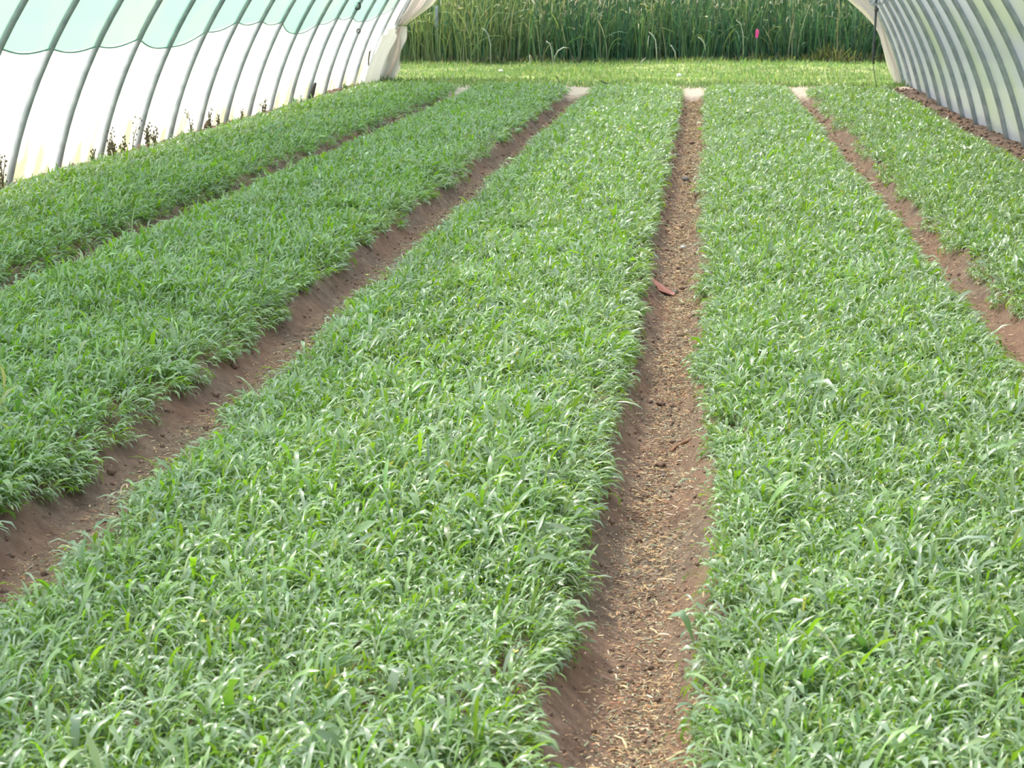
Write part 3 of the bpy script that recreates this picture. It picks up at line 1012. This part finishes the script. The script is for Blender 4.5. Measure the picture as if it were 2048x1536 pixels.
# ------------------------------------------------------------------ yellow flowers and a few jagged broad leaves
def flower(x, y, spx, label):
    c = spot(x, y, z=0.25)
    r = spx * c.y / F / 2
    root = bpy.data.objects.new('yellow_flower', None)
    COL.objects.link(root)
    root.location = (c.x, c.y, 0.12)
    tag(root, label, 'flower', 'yellow flowers in the crop')
    o = Vector(root.location)
    V, Q = tube([Vector((0, 0, 0)), Vector((0.004, 0, 0.06)), c - o], 0.0018, 5)
    mesh_py('stem', V, Q, M_STEM, parent=root)
    for k in range(4):
        a = k * math.pi / 2 + 0.4
        d = Vector((math.cos(a), math.sin(a), 0.25))
        s = Vector((-math.sin(a), math.cos(a), 0))
        up = Vector((0, 0, 1))
        C = c - o
        V = [C, C + d * r * 0.5 + s * r * 0.25, C + d * r + s * r * 0.3 + up * r * 0.1, C + d * r * 1.08 - s * r * 0.02, C + d * r - s * r * 0.3 + up * r * 0.1, C + d * r * 0.5 - s * r * 0.25]
        V = V + [v - up * 0.0012 for v in V]
        Q = [tuple(range(6)), tuple(reversed(range(6, 12)))] + [(i, i + 6, (i + 1) % 6 + 6, (i + 1) % 6) for i in range(6)]
        mesh_py('petal', V, Q, M_YELLOW, parent=root)


flower(845, 988, 13, 'small pale yellow flower in the middle of the wide middle bed')
flower(1030, 1303, 16, 'yellow flower near the furrow edge low in the wide middle bed')
flower(408, 1243, 13, 'yellow flower in the lower left of the wide middle bed')
flower(1605, 676, 14, 'yellow-green flower in the bed right of the central furrow')
flower(735, 550, 9, 'tiny yellow flower at the left edge of the wide middle bed')
flower(276, 505, 9, 'tiny yellow flower in the second bed from the left wall')


def jagged_leaf(x, y, Lpx, Wpx, az, el, label, col, lobes=4, z=0.24):
    c = spot(x, y, z=z)
    L, W = Lpx * c.y / F, Wpx * c.y / F / 2
    az = R_(az)
    n = 26
    V, Q, C = [], [], []
    base = Vector((c.x, c.y, c.z)) - Vector((math.cos(az), math.sin(az), 0)) * L * 0.5
    base.z = 0.11
    pos = base.copy()
    B = Vector((-math.sin(az), math.cos(az), 0))
    zz = z - 0.11
    for i in range(n):
        s = i / (n - 1)
        prof = 0.08 if s < 0.18 else (math.sin(math.pi * min(1, (s - 0.18) / 0.86)) ** 0.6) * (0.62 + 0.38 * abs(math.sin(s * math.pi * lobes)))
        p = base + Vector((math.cos(az), math.sin(az), 0)) * L * s + Vector((0, 0, zz * math.sin(min(1, s * 1.5) * math.pi / 2) - el * L * s * s))
        w = W * prof
        V += [p - B * w + Vector((0, 0, w * 0.25)), p, p + B * w + Vector((0, 0, w * 0.25))]
        for k in (0, 1):
            if i < n - 1:
                Q.append((i * 3 + k, i * 3 + k + 1, i * 3 + k + 4, i * 3 + k + 3))
    o = mesh_np('broad_leaf', np.array([tuple(v) for v in V]), np.array(Q), M_LEAF, np.array([col] * len(V)))
    tag(o, label, 'leaf', 'broad leaves above the crop')


G1, G2, G3 = (0.12, 0.26, 0.05), (0.16, 0.25, 0.15), (0.24, 0.42, 0.05)
jagged_leaf(1368, 1225, 70, 46, 165, 0.25, 'jagged dark green leaf leaning over the right side of the central furrow', G1)
jagged_leaf(1640, 1210, 62, 34, 10, 0.1, 'pale grey-green scalloped leaf over the small bare gap in the right middle bed', G2)
jagged_leaf(740, 1455, 80, 40, 80, 0.1, 'broad bright green leaf near the bottom of the wide middle bed', G3)
jagged_leaf(790, 1340, 70, 36, 60, 0.15, 'broad grey-green upright leaf just beyond the bright green broad leaf', G2)
jagged_leaf(620, 1482, 60, 44, 120, 0.1, 'rounded grey-green leaf at the bottom edge of the wide middle bed', G2)
jagged_leaf(2040, 1215, 90, 34, 160, 0.1, 'bright green lobed leaf at the right picture edge', G3)
jagged_leaf(150, 1440, 66, 26, 95, 0.0, 'tall grey-green lobed leaf in the lower left corner', G2, z=0.27)
jagged_leaf(700, 1040, 50, 26, 100, 0.1, 'dark green lobed leaf in the middle of the wide middle bed', G1)


# ------------------------------------------------------------------ grass outside, reeds beyond
def reed_front(X):
    return 40.9 + 0.28 * (X + 5.6) * 0.42 + 0.25 * vnoise(X * 0.9, 2.2, 81) + 0.12 * vnoise(X * 3, 7.2, 82)


n = 90000
X = rng.uniform(-9, 7.5, n)
Y = rng.uniform(29.4, 42.5, n)
k = (Y < reed_front(X) + 0.3) & (rng.random(n) < sstep(29.5, 30.4, Y - 0.8 * np.exp(-(np.min([np.abs(X - f) for f in FUR], axis=0) / 0.24) ** 2) + 0.5 * vnoise(X * 1.5, Y * 1.5, 83))) & ((Y > 31.4) | ((X > -5.9) & (X < 3.2)))
X, Y = X[k], Y[k]
n = len(X)
tuft = vnoise(X * 0.9, Y * 1.2, 84) + 0.5 * vnoise(X * 3, Y * 3, 85)
P = np.stack([X, Y, np.where(Y < 31.3, soil_h(X, Y), lawn_h(X, Y)) - 0.01], -1)
tall = sstep(0.9, 0.1, reed_front(X) - Y) if False else 1 - sstep(0.1, 0.9, reed_front(X) - Y)
L = (0.055 + 0.03 * np.clip(tuft, -0.6, 1)) * rng.gamma(8, 1 / 8, n) + tall * 0.09 * rng.random(n)
col = palette(n, [(0.145, 0.245, 0.085), (0.20, 0.29, 0.12), (0.33, 0.34, 0.20), (0.10, 0.21, 0.065)], [4, 4, 1.5, 2], 0.12)
col *= (1 - 0.22 * np.clip(vnoise(X * 0.35, Y * 1.3, 86), -1, 1))[:, None]
V, Q, C = leaves(P, rng.uniform(0, 6.28, n), L * 1.3, np.full(n, 0.007), R_(60) + R_(16) * rng.standard_normal(n), R_(45) * rng.random(n), R_(20) * rng.standard_normal(n), col, [0.8, 1.0, 0.15], 0.2, False)
tag(mesh_np('grass', V, Q, M_GRASS, C), 'short sunlit yellow-green grass between the bed ends and the reeds', 'grass', None, 'stuff')

# reeds: ribbon leaves on upright stems, one stand
n = 26000
X = rng.uniform(-9.5, 7.5, n)
dep = rng.random(n) ** 1.25 * 4.5
Y = reed_front(X) + dep
P = np.stack([X, Y, lawn_h(X, Y) - 0.02], -1)
hx = 1 + 0.12 * vnoise(X * 0.8, Y * 0.8, 91) + 0.08 * vnoise(X * 3.1, Y * 2, 93)
L = rng.uniform(0.85, 1.75, n) * hx * (0.80 + 0.20 * sstep(0, 0.6, dep)) + 0.42 * np.minimum(dep, 3.2)
short = rng.random(n) < 0.15
L[short] *= 0.55
W = rng.uniform(0.006, 0.013, n)
e0 = R_(87) + R_(4) * rng.standard_normal(n)
bend = np.abs(R_(14) * rng.standard_normal(n)) + R_(3)
br = rng.random(n) < 0.16
bend[br] += R_(110) * rng.random(br.sum())
col = palette(n, [(0.085, 0.185, 0.10), (0.12, 0.25, 0.10), (0.07, 0.165, 0.11), (0.22, 0.32, 0.12), (0.42, 0.40, 0.26)], [5, 4, 3.5, 1.8, 1.1], 0.18)
lf = np.clip((-3.4 - X) / 1.6, 0, 1)[:, None] * (rng.random((n, 1)) < 0.6)
col = col * (1 - lf) + np.array([[0.34, 0.42, 0.17]]) * lf
V, Q, C = leaves(P, rng.uniform(0, 6.28, n), L, W, e0, bend, R_(60) * rng.standard_normal(n), col, [0.7, 1, 1, 1, 0.9, 0.7, 0.1], 0.3, False)
# pale broken tips and seed fluff, thickened upwards to paint the reeds' lit tops
n2 = 15000
X = rng.uniform(-9.5, 7.5, n2)
dep = rng.random(n2) ** 1.2 * 4.0
Y = reed_front(X) + dep
zt = 0.25 + rng.random(n2) ** 0.6 * (1.35 + 0.42 * dep)
P = np.stack([X, Y, zt], -1)
keep = rng.random(n2) < np.clip(0.25 + 0.75 * (zt / 1.6) ** 2 + 0.5 * (X < -3.6), 0, 1)
P = P[keep]
n2 = len(P)
col2 = palette(n2, [(0.50, 0.50, 0.34), (0.36, 0.42, 0.20), (0.62, 0.60, 0.48), (0.40, 0.32, 0.22)], [3, 4, 1.2, 1.5], 0.15)
V2, Q2, C2 = leaves(P, rng.uniform(0, 6.28, n2), rng.uniform(0.05, 0.22, n2), rng.uniform(0.006, 0.016, n2), R_(80) + R_(40) * rng.standard_normal(n2), R_(90) * rng.random(n2), R_(60) * rng.standard_normal(n2), col2, [0.4, 1, 0.8, 0.1], 0.3, False)
Q = np.concatenate([Q, Q2 + len(V)])
V, C = np.concatenate([V, V2]), np.concatenate([C, C2])
reeds = mesh_np('reeds', V, Q, M_REED, C)
tag(reeds, 'tall dense stand of dark green reeds beyond the open end', 'reeds', None, 'stuff')

# pale seed heads and dry undergrowth at the feet of the reeds
n = 9000
X = rng.uniform(-9.2, 7.2, n)
Y = reed_front(X) - 0.12 + rng.uniform(0, 0.45, n)
pp = np.where((X > 1.2) & (X < 4.2), 1.0, 0.45) + np.where((X > 2.4) & (X < 3.4), 0.8, 0)
k = rng.random(n) < pp * 0.6
X, Y = X[k], Y[k]
n = len(X)
L = rng.uniform(0.08, 0.30, n) * (1 + 1.1 * np.exp(-((X - 2.85) / 0.4) ** 2) + 0.4 * vnoise(X * 2, 0.5, 95))
P = np.stack([X, Y, lawn_h(X, Y) - 0.01], -1)
col = palette(n, [(0.38, 0.36, 0.18), (0.30, 0.36, 0.12), (0.36, 0.26, 0.18), (0.52, 0.50, 0.34)], [3, 4, 2, 1.2], 0.15)
V, Q, C = leaves(P, rng.uniform(0, 6.28, n), L, np.full(n, 0.010), R_(72) + R_(14) * rng.standard_normal(n), R_(60) * rng.random(n), R_(40) * rng.standard_normal(n), col, [0.5, 1, 1, 0.8, 0.1], 0.2, False)
tag(mesh_np('undergrowth', V, Q, M_GRASS, C), 'straggly yellowish undergrowth along the foot of the reeds', 'undergrowth', None, 'stuff')


def bent_reed(pts, wpx, label, Yv=None):
    Yv = Yv or 40.6
    P = [spot(x, y, Y=Yv) for x, y in pts]
    w = wpx * 0.55 * Yv / F
    V, Q = tube(P, [w * 0.4] + [w * 0.5] * (len(P) - 2) + [w * 0.25], 6)
    tag(mesh_py('dry_reed_leaf', V, Q, M_DRYREED), label, 'dry reed leaf', 'bleached reed leaves')


bent_reed([(982, 130), (981, 90), (978, 74), (972, 62), (964, 56)], 4, 'bleached reed leaf bent over high in the left part of the reeds')
bent_reed([(1106, 130), (1103, 100), (1100, 88), (1092, 82)], 4, 'bleached reed leaf left of the arching one in the left reeds')
bent_reed([(1108, 130), (1110, 112), (1117, 101), (1127, 95), (1138, 96)], 4, 'bleached reed leaf arching to the right in the left reeds')
bent_reed([(1060, 134), (1061, 124), (1059, 110)], 5, 'short upright tan stub at the foot of the left reeds')
bent_reed([(1314, 128), (1313, 100), (1311, 80), (1305, 70), (1298, 64)], 4, 'tallest bleached leaf drooping in the centre of the reeds')
bent_reed([(1296, 97), (1296, 84), (1298, 71)], 3, 'short pale leaf hanging left of the tallest drooping one')
bent_reed([(1352, 120), (1350, 104), (1345, 95), (1341, 90)], 4, 'pale bent leaf low in the centre of the reeds')
bent_reed([(1411, 100), (1408, 86), (1402, 78), (1396, 74)], 4, 'pale bent leaf right of the reeds centre')
bent_reed([(1487, 110), (1486, 70), (1482, 48), (1472, 40)], 3, 'pale bent leaf left of the pink tag')
bent_reed([(1278, 132), (1284, 122), (1292, 115)], 3, 'pale leaf leaning right at the reed foot, nearest the central furrow')

# pink tag hanging on a cane among the reeds
tagp = spot(1514, 67, Y=40.7)
root = bpy.data.objects.new('pink_tag', None)
COL.objects.link(root)
root.location = (tagp.x, tagp.y, 0.06)
tag(root, 'bright pink plastic tag on a thin cane in the reeds', 'plastic tag')
V, Q = tube([Vector((0, 0.02, -0.05)), Vector((0.004, 0.02, 0.5)), Vector((0, 0.02, tagp.z - 0.06 + 0.11))], 0.006, 6)
mesh_py('cane', V, Q, M_STEM, parent=root)
V = []
zc = tagp.z - 0.06
ring = [(-0.036, -0.085), (0.012, -0.10), (0.03, -0.05), (0.046, 0.05), (0.034, 0.085), (0.0, 0.10), (-0.03, 0.07), (-0.034, 0.0)]
for yy in (-0.012, 0.012):
    for (a, b) in ring:
        V.append(Vector((a, yy - 0.01 + 0.008 * math.sin(b * 40), zc + b)))
Q = [tuple(range(8)), tuple(reversed(range(8, 16)))] + [(i, i + 8, (i + 1) % 8 + 8, (i + 1) % 8) for i in range(8)]
mesh_py('tag_strip', V, Q, M_PINK, parent=root, smooth=False)

# weathered post in the left reeds
pp = spot(873, 12, Y=40.98)
V = []
z0 = float(lawn_h(pp.x, pp.y)) - 0.05
for z, s in ((z0, 1.0), (pp.z - 0.03, 1.0), (pp.z, 0.75)):
    for a, b in ((-1, -1), (1, -1), (1, 1), (-1, 1)):
        V.append(Vector((pp.x + a * 0.038 * s, pp.y + b * 0.038 * s, z)))
Q = [(3, 2, 1, 0), (8, 9, 10, 11)] + [(4 * j + i, 4 * j + (i + 1) % 4, 4 * j + 4 + (i + 1) % 4, 4 * j + 4 + i) for j in (0, 1) for i in range(4)]
tag(mesh_py('post', V, Q, M_POST, smooth=False), 'pale grey square post standing in the left reeds', 'post')
